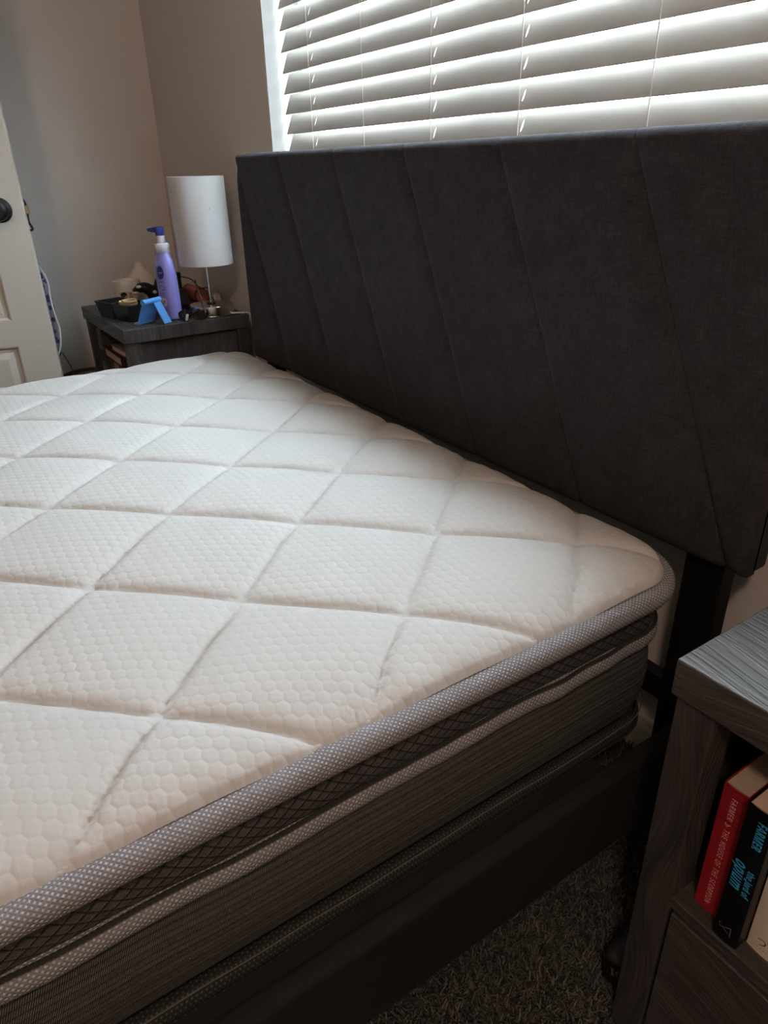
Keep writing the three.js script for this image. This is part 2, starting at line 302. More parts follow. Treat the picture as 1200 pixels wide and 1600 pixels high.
// ------------------------------------------------------------------ mattress
{
  const mt = thing('mattress', 'white quilted mattress with grey piping and charcoal sides on the bed', 'mattress');
  const W = 0.744, Z0 = 0.192, Z1 = 2.215, CZ = (Z0 + Z1) / 2, D = (Z1 - Z0) / 2, R = 0.082;
  // square -> rounded rectangle
  const place = (x, z) => {
    const ax = Math.abs(x), az = Math.abs(z - CZ);
    if (ax > W - R && az > D - R) {
      const a = (ax - W + R) / R, b = (az - D + R) / R;
      return [Math.sign(x) * (W - R + R * a * Math.sqrt(1 - b * b / 2)), CZ + Math.sign(z - CZ) * (D - R + R * b * Math.sqrt(1 - a * a / 2))];
    }
    return [x, z];
  };
  const skew = (x, z) => z + 0.006 * (x / W + 0.15) * smooth(1.1, 0.2, z);   // its head edge stands slightly askew
  const edge = (x, z) => {
    const qx = Math.abs(x) - (W - R), qz = Math.abs(z - CZ) - (D - R);
    return R - Math.hypot(Math.max(qx, 0), Math.max(qz, 0)) - Math.min(Math.max(qx, qz), 0);
  };
  const PX = 0.2585, PZ = 0.2850, G = Math.hypot(1 / PX, 1 / PZ);
  const topY = (x, z) => {
    const e = Math.max(0, edge(x, z)), q = 1 - Math.min(1, e / 0.10);
    let y = 0.5405 + 0.031 * Math.sqrt(Math.max(0, 1 - q * q)) + 0.012 * smooth(0.02, 0.55, e);
    const wx = x + 0.006 * (vnoise(x * 7 + 40, z * 7) - 0.5), wz = z + 0.006 * (vnoise(x * 7, z * 7 + 90) - 0.5);
    const a = (wx - 0.638) / PX - (wz - 0.866) / PZ, b = (wx - 0.638) / PX + (wz - 0.866) / PZ;
    const da = Math.abs(a - Math.round(a)) / G, db = Math.abs(b - Math.round(b)) / G;
    const puff = (d) => 0.62 * (1 - Math.exp(-d / 0.005)) + 0.38 * (1 - Math.exp(-d / 0.035));
    y += 0.0165 * (puff(da) * puff(db) - 0.68) * (0.8 + 0.2 * smooth(0, 0.04, e));
    // small puckers running down to the piping
    const along = Math.abs(x) > Math.abs(z - CZ) - (D - W) ? z : x;
    y += 0.0022 * (vnoise(along * 55 + 7, e * 12 + 3) - 0.5) * smooth(0.09, 0.02, e) * smooth(0, 0.01, e);
    y += 0.005 * (vnoise(x * 4 + 11, z * 4 + 5) - 0.5) * smooth(0, 0.1, e);
    return y;
  };
  // denser rows where the picture looks
  const zs = []; for (let i = 0; i <= 230; i++) zs.push(Z0 + (1.30 - Z0) * i / 230); for (let i = 1; i <= 60; i++) zs.push(1.30 + (Z1 - 1.30) * i / 60);
  const edgeWarp = (u) => { const t = u * 2 - 1; return Math.sign(t) * (Math.abs(t) + 0.10 * Math.sin(Math.PI * Math.abs(t)) * 0.9); };
  const nz = zs.length - 1, nx = 320;
  const top = grid(nx, nz, (u, v) => { const [x, z] = place(W * edgeWarp(u), zs[Math.round(v * nz)]); return [x, topY(x, z), skew(x, z)]; }, (u, v) => { const [x, z] = place(W * edgeWarp(u), zs[Math.round(v * nz)]); return [x, z]; });
  { const i = top.index.array; for (let k = 0; k < i.length; k += 3) { const t = i[k + 1]; i[k + 1] = i[k + 2]; i[k + 2] = t; } top.computeVertexNormals(); }
  mesh('quilted_top', top, mQuilt, mt);
  // perimeter path
  const path = [];
  { const push = (x, z, nx_, nz_) => path.push({ x, z, nx: nx_, nz: nz_ });
    const seg = (x0, z0, x1, z1, n, nx_, nz_) => { for (let i = 0; i < n; i++) push(x0 + (x1 - x0) * i / n, z0 + (z1 - z0) * i / n, nx_, nz_); };
    const arc = (cx, cz, a0, a1) => { for (let i = 0; i < 16; i++) { const a = a0 + (a1 - a0) * i / 16; push(cx + R * Math.cos(a), cz + R * Math.sin(a), Math.cos(a), Math.sin(a)); } };
    seg(W, Z1 - R, W, Z0 + R, 300, 1, 0); arc(W - R, Z0 + R, 0, -Math.PI / 2); seg(W - R, Z0, -W + R, Z0, 160, 0, -1); arc(-W + R, Z0 + R, -Math.PI / 2, -Math.PI);
    seg(-W, Z0 + R, -W, Z1 - R, 120, -1, 0); arc(-W + R, Z1 - R, Math.PI, Math.PI / 2); seg(-W + R, Z1, W - R, Z1, 80, 0, 1); arc(W - R, Z1 - R, Math.PI / 2, 0);
    path.push({ ...path[0] }); let s = 0; path.forEach((p, i) => { if (i) s += Math.hypot(p.x - path[i - 1].x, p.z - path[i - 1].z); p.s = s; }); }
  // sweep: prof(t, s) -> [outward, y], closed or open
  const sweep = (n, prof, vLen) => grid(path.length - 1, n, (u, v) => { const p = path[Math.round(u * (path.length - 1))], [o, y] = prof(v, p.s); return [p.x + p.nx * o, y, skew(p.x, p.z) + p.nz * o]; }, (u, v) => [path[Math.round(u * (path.length - 1))].s, v * vLen]);
  const wob = (s, f, o) => vnoise(s * f + o, 3.3) - 0.5;
  const lowY = (s) => 0.453 + 0.007 * wob(s, 6, 1) + 0.004 * wob(s, 19, 8), lowO = (s) => 0.001 + 0.008 * wob(s, 7, 30) + 0.004 * wob(s, 24, 60);
  const pipeProf = (cy, co, r, ry, s) => (t) => { const a = Math.PI * 0.62 - t * Math.PI * 1.3; return [co + r * Math.cos(a), cy + ry * Math.sin(a)]; };
  mesh('upper_piping', sweep(14, (t, s) => pipeProf(0.5265 + 0.0025 * wob(s, 8, 4), 0.002, 0.014, 0.0155)(t), 0.05), mPipe, mt);
  mesh('edge_seam', sweep(6, (t, s) => { const a = Math.PI * 2 * (t); return [-0.006 + 0.0022 * Math.cos(-a), 0.5415 + 0.0025 * wob(s, 8, 4) + 0.0022 * Math.sin(-a)]; }, 0.01), mEdge, mt);
  mesh('upper_band', sweep(14, (t, s) => [-0.007 + 0.010 * Math.sin(t * Math.PI) * (0.8 + 0.5 * wob(s, 9, 3)) - 0.003 * t, 0.519 + (lowY(s) + 0.002 - 0.519) * t], 0.07), mBand, mt);
  mesh('lower_piping', sweep(14, (t, s) => pipeProf(lowY(s), lowO(s) - 0.008, 0.0115 + 0.002 * wob(s, 33, 2), 0.0135)(t), 0.045), mPipe, mt);
  mesh('piping_flange', sweep(5, (t, s) => { const a = -Math.PI * 2 * t; return [lowO(s) - 0.0005 + 0.0028 * Math.cos(a), lowY(s) + 0.0155 + 0.0022 * Math.sin(a)]; }, 0.012), mDot, mt);
  mesh('border', sweep(26, (t, s) => [-0.011 + 0.013 * Math.pow(Math.sin(t * Math.PI), 0.7) + 0.004 * wob(s, 6, 77) * Math.sin(t * Math.PI) - 0.004 * t, lowY(s) - 0.008 + (0.318 - lowY(s) + 0.008) * t], 0.13), mRib, mt);
  mesh('lower_thread', sweep(5, (t, s) => { const a = -Math.PI * 2 * t; return [0.0005 + 0.002 * wob(s, 17, 9) + 0.0009 * Math.cos(a), 0.3195 + 0.005 * wob(s, 9, 5) + 0.0009 * Math.sin(a)]; }, 0.006), mThread, mt);
  mesh('bottom_tape', sweep(10, (t, s) => [-0.006 + 0.006 * Math.sin(t * Math.PI) + 0.003 * wob(s, 14, 51), 0.3195 - 0.031 * t], 0.03), mDot, mt);
  const bs = new THREE.Shape(); path.forEach((p, i) => i ? bs.lineTo(p.x * 0.995, p.z) : bs.moveTo(p.x * 0.995, p.z));
  mesh('underside', new THREE.ShapeGeometry(bs).rotateX(Math.PI / 2).translate(0, 0.2885, 0), mDot, mt);
}

// ------------------------------------------------------------------ nightstands
function makeNightstand(label, x0, z0) {
  const W = 0.53, D = 0.40, n = thing('nightstand', label, 'nightstand', [x0, 0, z0], 0);
  mesh('tabletop', bx(-0.004, W + 0.004, 0.558, 0.60, 0, D + 0.006, 0.0022, 'x'), mWood, n);
  for (const [x, z] of [[0, D - 0.04], [W - 0.04, D - 0.04], [0, 0.004], [W - 0.04, 0.004]]) mesh('leg', bx(x, x + 0.04, 0, 0.558, z, z + 0.04, 0.002, 'y', [x, z]), mWood, n);
  for (const x of [0.010, W - 0.022]) mesh('side_panel', bx(x, x + 0.012, 0.05, 0.558, 0.044, D - 0.04, 0.001, 'y', [x * 3, 0.2]), mWood, n);
  mesh('back_panel', bx(0.04, W - 0.04, 0.05, 0.558, 0.008, 0.018, 0.001, 'y'), mWood, n);
  mesh('shelf', bx(0.0225, W - 0.0225, 0.282, 0.298, 0.02, D - 0.002, 0.0015, 'x', [0.2, 0.3]), mWood, n);
  mesh('bottom_panel', bx(0.0225, W - 0.0225, 0.052, 0.066, 0.02, D - 0.025, 0.0015, 'x'), mWood, n);
  mesh('drawer_front', bx(0.043, W - 0.043, 0.056, 0.277, D - 0.018, D - 0.001, 0.002, 'x', [0.1, 0.5]), mWood, n);
  return n;
}
makeNightstand('grey wood-grain nightstand in the near right corner holding upright paperbacks', 0.893, 0.037);
makeNightstand('grey wood-grain nightstand in the far left corner under the white lamp', -1.542, 0.042);

// ------------------------------------------------------------------ books
const mPage = std({ map: tex(256, 256, 0.03, 0.03, (u, v) => { const g = 0.66 + 0.14 * vnoise(u * 2, v * 90, 2, 90); return [g, g * 0.90, g * 0.78]; }), roughness: 0.95 });
const mPageRose = std({ color: new THREE.Color().setRGB(0.62, 0.46, 0.36), roughness: 0.95 });
// an upright book with its spine towards +z: w thick, h tall, d deep; origin at the middle of the foot of its spine
function book(name, label, group, p, turn, w, h, d, cover, spineMat, pageMat) {
  const b = thing(name, label, 'book', p, turn, group), c = 0.0014;
  mesh('pages', bx(-w / 2 + c, w / 2 - c, 0.001, h - 0.0015, -d + 0.002, -0.002, 0, 'y'), pageMat, b);
  for (const s of [-1, 1]) mesh('cover', bx(s > 0 ? w / 2 - c : -w / 2, s > 0 ? w / 2 : -w / 2 + c, 0, h, -d, -0.0012, 0), cover, b);
  const sp = grid(8, 1, (u, v) => { const a = (u - 0.5) * 2; return [a * w / 2, v * h, 0.0012 - 0.0018 * a * a]; });
  mesh('spine', sp, spineMat, b);
  return b;
}
const inkM = (t, r = 0.5) => std({ map: t, roughness: r });
const redSpine = canvasTex(256, 1792, (c, w, h) => {
  c.fillStyle = '#a01c28'; c.fillRect(0, 0, w, h);
  for (let i = 0; i < 26; i++) { const y = i * 20 + (hash(i, 3) * 12), a = 0.25 + 0.5 * hash(i, 9); c.fillStyle = i % 3 ? `rgba(70,6,16,${a})` : `rgba(215,70,80,${a * 0.5})`; c.fillRect(w * 0.1 * hash(i, 5), y, w, 5 + 9 * hash(i, 7)); }
  c.save(); c.translate(w * 0.50, 0); c.rotate(Math.PI / 2); c.fillStyle = '#f3c4c0'; c.textBaseline = 'middle';
  c.font = '78px sans-serif'; c.letterSpacing = '12px';
  const put = (s, x, len) => { const m = c.measureText(s).width; c.save(); c.translate(x, -4); c.scale(len / m, 1); c.fillText(s, 0, 0); c.restore(); };
  put('FARMER', 130, 300); put('THE HOUSE OF THE SCORPION', 560, 1130);
  c.strokeStyle = '#e4a6a2'; c.lineWidth = 7; c.beginPath(); c.moveTo(470, -30); c.lineTo(515, 4); c.lineTo(468, 22); c.moveTo(480, -34); c.lineTo(492, 30); c.stroke();
  c.restore();
});
const blackSpine = canvasTex(256, 2048, (c, w, h) => {
  c.fillStyle = '#0a0b0f'; c.fillRect(0, 0, w, h);
  c.save(); c.translate(w / 2, 0); c.rotate(Math.PI / 2); c.fillStyle = '#3fa9e0'; c.textBaseline = 'middle';
  const put = (s, f, x, y, len, k = 1) => { c.font = f; const m = c.measureText(s).width; c.save(); c.translate(x, y); c.scale(len / m, k); c.transform(1, 0, -0.12, 1, 0, 0); c.fillText(s, 0, 0); c.restore(); };
  put('FARMER', 'bold 112px sans-serif', 150, -42, 380, 1.05);
  put('the lord of', 'bold 92px sans-serif', 840, -66, 400, 1.0); put('opium', 'bold 190px sans-serif', 790, 34, 420, 1.0);
  c.restore();
  c.strokeStyle = '#8b8f96'; c.lineWidth = 5; c.beginPath(); c.moveTo(60, 1870); c.lineTo(170, 1790); c.lineTo(176, 1925); c.moveTo(90, 1850); c.lineTo(160, 1890); c.stroke();
  c.beginPath(); c.arc(84, 1830, 34, 2, 4.4); c.stroke();
});
const blackCover = canvasTex(512, 800, (c, w, h) => {
  c.fillStyle = '#0c0c10'; c.fillRect(0, 0, w, h);
  for (let i = 0; i < 60; i++) { c.fillStyle = `rgba(${120 + 60 * hash(i, 1) | 0},22,36,0.10)`; c.beginPath(); c.ellipse(60 + 140 * hash(i, 2), 560 + 120 * hash(i, 4), 20 + 40 * hash(i, 6), 12 + 34 * hash(i, 8), 0, 0, 7); c.fill(); }
});
const whiteSpine = canvasTex(256, 1792, (c, w, h) => {
  c.fillStyle = '#d9cfc0'; c.fillRect(0, 0, w, h);
  c.save(); c.translate(w / 2, 0); c.rotate(Math.PI / 2); c.fillStyle = '#4a443e'; c.textBaseline = 'middle'; c.strokeStyle = '#6a645c';
  for (let i = 0; i < 2; i++) { c.lineWidth = 10; for (let k = 0; k < 6; k++) { c.beginPath(); c.moveTo(1090 + k * 46, -44 + i * 34); c.lineTo(1118 + k * 46, -44 + i * 34); c.stroke(); } }
  c.restore();
  c.strokeStyle = '#3a3632'; c.lineWidth = 9; c.beginPath(); c.moveTo(70, 1600); c.bezierCurveTo(140, 1540, 150, 1640, 90, 1660); c.moveTo(140, 1560); c.lineTo(180, 1650); c.stroke();
  c.lineWidth = 5; for (let k = 0; k < 7; k++) { c.beginPath(); c.moveTo(50 + k * 24, 1710); c.lineTo(62 + k * 24, 1704); c.stroke(); }
});
const mRedCover = std({ color: new THREE.Color().setRGB(0.25, 0.015, 0.02), roughness: 0.5 });
const GR = 'paperbacks standing in the near nightstand', GL = 'books packed into the far nightstand';
const uvCover = (t) => { t.repeat.set(4, 3); t.wrapS = t.wrapT = THREE.ClampToEdgeWrapping; return t; };
book('book', 'red paperback with pale lettering, leftmost in the near nightstand', GR, [0.9605, 0.298, 0.416], 0, 0.0265, 0.178, 0.108, mRedCover, inkM(redSpine), mPage);
{
  const cov = std({ color: new THREE.Color().setRGB(0.006, 0.006, 0.008), roughness: 0.45 });
  const b = book('book', 'black paperback with blue lettering beside the red paperback', GR, [0.992, 0.298, 0.4315], 0, 0.026, 0.19, 0.13, cov, inkM(blackSpine, 0.4), mPageRose);
  const g = grid(1, 1, (u, v) => [0.01325, 0.002 + v * 0.186, -0.003 - u * 0.126]);
  mesh('cover_print', g, inkM(blackCover, 0.45), b);
}
book('book', 'cream paperback with a small dark emblem, right of the black paperback', GR, [1.0235, 0.298, 0.414], 0, 0.034, 0.178, 0.11, std({ color: new THREE.Color().setRGB(0.55, 0.5, 0.43), roughness: 0.6 }), inkM(whiteSpine, 0.6), mPage);
// far nightstand
const greySpine = canvasTex(256, 1024, (c, w, h) => {
  c.fillStyle = '#8c9092'; c.fillRect(0, 0, w, h);
  for (let i = 0; i < 260; i++) { const g = 50 + 110 * hash(i, 2) | 0; c.fillStyle = `rgba(${g},${g + 4},${g + 8},0.35)`; c.beginPath(); c.ellipse(w * hash(i, 4), h * hash(i, 6), 6 + 22 * hash(i, 8), 10 + 60 * hash(i, 10), 0, 0, 7); c.fill(); }
  c.fillStyle = '#3d3a5c'; c.fillRect(0, h * 0.30, w, h * 0.17);
});
const brownM = (r, g, b) => std({ color: new THREE.Color().setRGB(r, g, b), roughness: 0.6 });
book('book', 'mottled grey book with a violet band, leftmost in the far nightstand', GL, [-1.450, 0.298, 0.428], 0, 0.062, 0.235, 0.16, brownM(0.05, 0.05, 0.06), inkM(greySpine, 0.6), mPage);
book('book', 'slim dark book beside the mottled grey book', GL, [-1.405, 0.298, 0.415], 0, 0.024, 0.15, 0.12, brownM(0.02, 0.015, 0.018), brownM(0.03, 0.016, 0.02), mPage);
book('book', 'low brown book under the thick maroon book', GL, [-1.352, 0.298, 0.420], 0, 0.060, 0.146, 0.12, brownM(0.10, 0.045, 0.038), brownM(0.13, 0.06, 0.05), mPage);
book('book', 'cream-spined low book at the right of the far nightstand', GL, [-1.285, 0.298, 0.424], 0, 0.066, 0.146, 0.12, brownM(0.12, 0.07, 0.06), brownM(0.4, 0.34, 0.28), mPage);
{ // thick book lying flat on the row, its page edges to the front
  const b = thing('book', 'thick maroon book lying flat on the low row of books', 'book', [-1.285, 0.4455, 0.426], 0, GL);
  mesh('pages', bx(-0.128, 0.085, 0.003, 0.030, -0.128, -0.004, 0, 'x'), mPageRose, b);
  for (const y of [0, 0.030]) mesh('cover', bx(-0.132, 0.088, y, y + 0.003, -0.132, 0, 0.0006), brownM(0.055, 0.012, 0.018), b);
  mesh('spine', bx(0.085, 0.089, 0.0, 0.033, -0.132, 0, 0.0006), brownM(0.055, 0.012, 0.018), b);
  const c = thing('book', 'small dusty-pink book on top of the thick maroon book', 'book', [-1.265, 0.479, 0.414], 0.05, GL);
  mesh('pages', bx(-0.07, 0.066, 0.002, 0.016, -0.098, -0.003, 0, 'x'), mPageRose, c);
  for (const y of [0, 0.016]) mesh('cover', bx(-0.072, 0.068, y, y + 0.002, -0.1, 0, 0.0005), brownM(0.26, 0.15, 0.13), c);
}

// ------------------------------------------------------------------ lamp on the far nightstand
{
  const l = thing('table_lamp', 'table lamp with a white drum shade and brushed nickel foot', 'lamp', [-1.078, 0.6, 0.138]);
  mesh('base', lathe([[0, 0], [0.066, 0], [0.0695, 0.002], [0.0695, 0.005], [0.068, 0.006], [0.0695, 0.007], [0.0695, 0.032], [0.0675, 0.0345], [0, 0.035]], 72), mNickel, l);
  mesh('socket_collar', lathe([[0, 0.0348], [0.014, 0.0348], [0.014, 0.0385], [0.007, 0.040], [0, 0.040]], 24), mMatteBlack, l);
  mesh('pole', new THREE.CylinderGeometry(0.0058, 0.0058, 0.29, 20).translate(0, 0.175, 0), mChrome, l);
  const sh = mesh('shade', lathe([[0.0835, 0.158], [0.0845, 0.157], [0.0845, 0.407], [0.0835, 0.408], [0.0822, 0.406], [0.0822, 0.159], [0.0835, 0.158]], 72), mShade, l);
  mesh('shade_frame', mergeGeometries([0, 1, 2].map((k) => new THREE.CylinderGeometry(0.0015, 0.0015, 0.086, 6).rotateZ(Math.PI / 2).translate(0.043, 0.32, 0).rotateY(k * 2.094))), mChrome, sh);
  mesh('bulb', lathe([[0, 0.318], [0.013, 0.318], [0.013, 0.335], [0.024, 0.355], [0.028, 0.372], [0.022, 0.39], [0.01, 0.399], [0, 0.40]], 24), std({ color: 0xd8d8d4, roughness: 0.3 }), l);
  const c = mesh('lamp_cord', tube([[-1.030, 0.6055, 0.094], [-1.022, 0.606, 0.078], [-1.017, 0.605, 0.060], [-1.014, 0.601, 0.038], [-1.014, 0.55, 0.030], [-1.014, 0.2, 0.028]], 0.0028, 60), mWhitePlastic);
  tag(c, 'white cord leaving the table lamp foot over the nightstand edge', 'cord');
}

// ------------------------------------------------------------------ lotion bottle
{
  const b = thing('lotion_bottle', 'tall lilac lotion bottle with a dark blue pump', 'bottle', [-1.106, 0.6, 0.262], 0.15);
  const prof = [[0, 0.0], [0.036, 0.0], [0.0415, 0.003], [0.0435, 0.010], [0.0435, 0.06], [0.0435, 0.105], [0.042, 0.14], [0.038, 0.165], [0.032, 0.183], [0.0265, 0.195], [0.0235, 0.200], [0, 0.201]];
  const curve = new THREE.SplineCurve(prof.slice(1, -1).map((p) => new THREE.Vector2(...p))).getPoints(60).map((p) => [p.x, p.y]);
  const lab = canvasTex(1024, 1024, (c, w, h) => {
    c.fillStyle = '#9293e4'; c.fillRect(0, 0, w, h);
    const cx = 512;                                                // print on the side that faces left of the camera
    c.fillStyle = '#2d3a86'; c.beginPath(); c.ellipse(cx, h * 0.29, 62, 100, 0, 0, 7); c.fill();
    c.strokeStyle = '#c9cdf2'; c.lineWidth = 9; c.beginPath(); c.moveTo(cx - 40, h * 0.30); c.lineTo(cx - 6, h * 0.285); c.lineTo(cx + 8, h * 0.30); c.lineTo(cx + 42, h * 0.28); c.stroke();
    c.strokeStyle = '#5f62b4'; c.lineWidth = 13; c.beginPath();    // upright strokes of the faint vertical lettering
    c.moveTo(cx - 44, 440); c.lineTo(cx + 44, 430); c.moveTo(cx - 44, 500); c.lineTo(cx + 30, 496); c.arc(cx + 16, 528, 32, -1.4, 1.6); c.lineTo(cx - 20, 560); c.moveTo(cx - 44, 610); c.lineTo(cx + 44, 600); c.moveTo(cx - 44, 640); c.lineTo(cx + 20, 632); c.stroke();
    c.fillStyle = '#d7d4ee'; c.beginPath(); c.ellipse(cx, 745, 50, 68, 0, 0, 7); c.fill();
    c.fillStyle = '#c4577f'; c.beginPath(); c.ellipse(cx + 8, 735, 15, 22, 0.5, 0, 7); c.fill(); c.fillStyle = '#7a74c4'; c.beginPath(); c.ellipse(cx - 14, 770, 18, 13, 0, 0, 7); c.fill();
    c.strokeStyle = '#6a6cc0'; c.lineWidth = 8; for (let k = 0; k < 5; k++) { c.beginPath(); for (let i = 0; i <= 10; i++) c.lineTo(cx - 60 + i * 12, 850 + k * 24 + 5 * Math.sin(i)); c.stroke(); }
  });
  const g = lathe([[0, 0], ...curve, [0, 0.201]], 64);
  { const p = g.attributes.position, uv = g.attributes.uv; for (let i = 0; i < p.count; i++) { uv.setY(i, p.getY(i) / 0.201); } }
  g.rotateY(-2.80); g.scale(1, 1, 0.66);
  g.computeVertexNormals();
  mesh('body', g, phys({ map: lab, roughness: 0.28, clearcoat: 0.3, clearcoatRoughness: 0.2 }), b);
  mesh('collar', mergeGeometries([lathe([[0.0, 0.198], [0.0235, 0.198], [0.0225, 0.224], [0.019, 0.226], [0, 0.226]], 32), lathe([[0, 0.225], [0.0125, 0.225], [0.0125, 0.247], [0.011, 0.250], [0, 0.250]], 28)]), std({ color: new THREE.Color().setRGB(0.66, 0.67, 0.74), roughness: 0.35 }), b);
  const spout = new THREE.Shape(); spout.moveTo(0, -0.007); spout.lineTo(0.034, -0.0015); spout.lineTo(0.036, 0.004); spout.lineTo(0.010, 0.008); spout.lineTo(0, 0.008); spout.closePath();
  const sp = new THREE.ExtrudeGeometry(spout, { depth: 0.008, bevelEnabled: true, bevelSize: 0.0012, bevelThickness: 0.0012, bevelSegments: 2 }).translate(0.004, 0.2625, -0.004).rotateY(-2.6);
  const head = lathe([[0, 0.248], [0.0125, 0.248], [0.0132, 0.250], [0.0132, 0.270], [0.0115, 0.2725], [0, 0.2728]], 28);
  mesh('pump', mergeGeometries([head.toNonIndexed(), sp]), std({ color: new THREE.Color().setRGB(0.028, 0.05, 0.26), roughness: 0.35 }), b);
}

// ------------------------------------------------------------------ candle jar, diffuser, tray, bands
{
  const c = thing('candle_jar', 'frosted white candle jar with a printed label', 'candle', [-1.390, 0.6, 0.315], 0);
  const lab = canvasTex(1024, 512, (x, w, h) => {
    x.fillStyle = '#e4ded4'; x.fillRect(0, 0, w, h);
    const L = 118;
    x.fillStyle = '#d6c8b6'; x.fillRect(L - 70, 190, 180, 322);
    x.fillStyle = '#1d1617'; x.beginPath(); x.ellipse(L - 20, 240, 38, 48, 0.3, 0, 7); x.fill();
    x.fillStyle = '#b9a99b'; x.beginPath(); x.ellipse(L + 4, 262, 16, 9, 0.6, 0, 7); x.fill(); x.fillRect(L - 44, 250, 28, 5); x.fillRect(L - 30, 276, 40, 6);
    x.save(); x.translate(L + 66, 200); x.rotate(Math.PI / 2); x.fillStyle = '#4a1c1c'; x.font = 'bold 62px serif'; x.textBaseline = 'middle'; x.fillText('scent', 0, 0); x.restore();
    x.strokeStyle = '#6f675e'; x.lineWidth = 6; const S = L - 190;
    x.beginPath(); x.moveTo(S + 1024 & 1023, 160); x.stroke();
    const wr = (px) => (px + 1024) % 1024;
    x.fillStyle = '#6f675e';
    for (const [a, y, ww, hh] of [[-226, 190, 60, 6], [-200, 160, 7, 60], [-170, 205, 30, 5], [-210, 335, 54, 6], [-196, 312, 6, 46], [-170, 330, 6, 40], [-150, 320, 40, 6], [-130, 322, 6, 44], [-150, 350, 44, 6]]) x.fillRect(wr(L + a), y, ww, hh);
  });
  const g = lathe([[0, 0], [0.040, 0], [0.0435, 0.003], [0.0455, 0.02], [0.0465, 0.05], [0.0465, 0.085], [0.0455, 0.092], [0.044, 0.0945], [0.0425, 0.092], [0.042, 0.075], [0, 0.074]], 56);
  { const p = g.attributes.position, uv = g.attributes.uv; for (let i = 0; i < p.count; i++) uv.setY(i, p.getY(i) / 0.095); }
  g.rotateY(0.37);
  mesh('jar', g, phys({ map: lab, roughness: 0.3, clearcoat: 0.4, clearcoatRoughness: 0.15 }), c);
  mesh('wax', lathe([[0, 0.076], [0.0418, 0.076], [0.0418, 0.074], [0, 0.0735]], 40), std({ color: new THREE.Color().setRGB(0.68, 0.64, 0.56), roughness: 0.5 }), c);
  mesh('wick', new THREE.CylinderGeometry(0.001, 0.001, 0.010, 6).translate(0, 0.081, 0), mMatteBlack, c);
}
{
  const d = thing('oil_diffuser', 'white teardrop oil diffuser behind the candle jar', 'diffuser', [-1.482, 0.6, 0.240]);
  const pr = new THREE.SplineCurve([[0.042, 0], [0.049, 0.006], [0.0525, 0.03], [0.0535, 0.055], [0.050, 0.075], [0.040, 0.093], [0.027, 0.108], [0.0175, 0.120], [0.0140, 0.132], [0.0130, 0.137]].map((p) => new THREE.Vector2(...p))).getPoints(50).map((p) => [p.x, p.y]);
  mesh('body', lathe([[0, 0], ...pr, [0.0115, 0.1375], [0.009, 0.134], [0, 0.133]], 56), phys({ color: new THREE.Color().setRGB(0.82, 0.77, 0.71), roughness: 0.45 }), d);
  mesh('foot_ring', lathe([[0.030, 0.0], [0.0500, 0.0002], [0.0502, 0.005], [0.030, 0.005]], 40), std({ color: new THREE.Color().setRGB(0.3, 0.25, 0.2), roughness: 0.5 }), d);
}
{
  // open tray of two cells, tapering to the foot
  const t = thing('organizer_tray', 'black two-cell plastic tray at the nightstand front edge', 'tray', [-1.212, 0.6, 0.382], 0.30);
  const cell = (cx, w, d, h) => {
    const ow = w / 2, od = d / 2, k = 0.80, th = 0.0025;
    const ring = (s, y, sh) => [[-ow * s + sh, y, -od * s + sh], [ow * s - sh, y, -od * s + sh], [ow * s - sh, y, od * s - sh], [-ow * s + sh, y, od * s - sh]].map(([x, yy, z]) => [x + cx, yy, z]);
    const R = [ring(k, 0, 0), ring(1, h - 0.003, 0), ring(1.035, h - 0.003, 0), ring(1.035, h, 0), ring(1, h, th), ring(k, th, th)];
    const pos = []; const quad = (a, b, c, e) => pos.push(...a, ...b, ...c, ...a, ...c, ...e);
    for (let i = 0; i < R.length - 1; i++) for (let j = 0; j < 4; j++) quad(R[i][j], R[i + 1][j], R[i + 1][(j + 1) % 4], R[i][(j + 1) % 4]);
    quad(R[0][0], R[0][1], R[0][2], R[0][3]); quad(R[5][3], R[5][2], R[5][1], R[5][0]);
    const g = new THREE.BufferGeometry(); g.setAttribute('position', new THREE.Float32BufferAttribute(pos, 3)); g.setAttribute('uv', new THREE.Float32BufferAttribute(new Float32Array(pos.length / 3 * 2), 2)); g.computeVertexNormals(); return g;
  };
  mesh('cell', cell(-0.047, 0.092, 0.088, 0.052), mPlasticBlack, t); mesh('cell', cell(0.049, 0.092, 0.088, 0.052), mPlasticBlack, t);
  const mBand2 = std({ color: new THREE.Color().setRGB(0.50, 0.37, 0.22), roughness: 0.8 });
  const spots = [[-1.187, 0.649, 0.372, 0.030, 0.0], [-1.182, 0.6535, 0.374, 0.028, 0.5], [-1.170, 0.658, 0.372, 0.0215, 1.1]];
  const lab = ['large tan hair tie lying lowest in the black tray', 'tan hair tie wound on the large one in the black tray', 'smaller tan hair tie on top of the black tray'];
  spots.forEach(([x, y, z, r, a], i) => {
    const g = new THREE.TorusGeometry(r, 0.0034, 10, 48).rotateX(Math.PI / 2 + 0.06 * (i - 1)); g.scale(1, 1, 0.86);
    const m = mesh('hair_tie', g, mBand2, scene, [x, y, z]); m.rotation.y = a; tag(m, lab[i], 'hair tie', 'tan hair ties in the tray');
  });
}

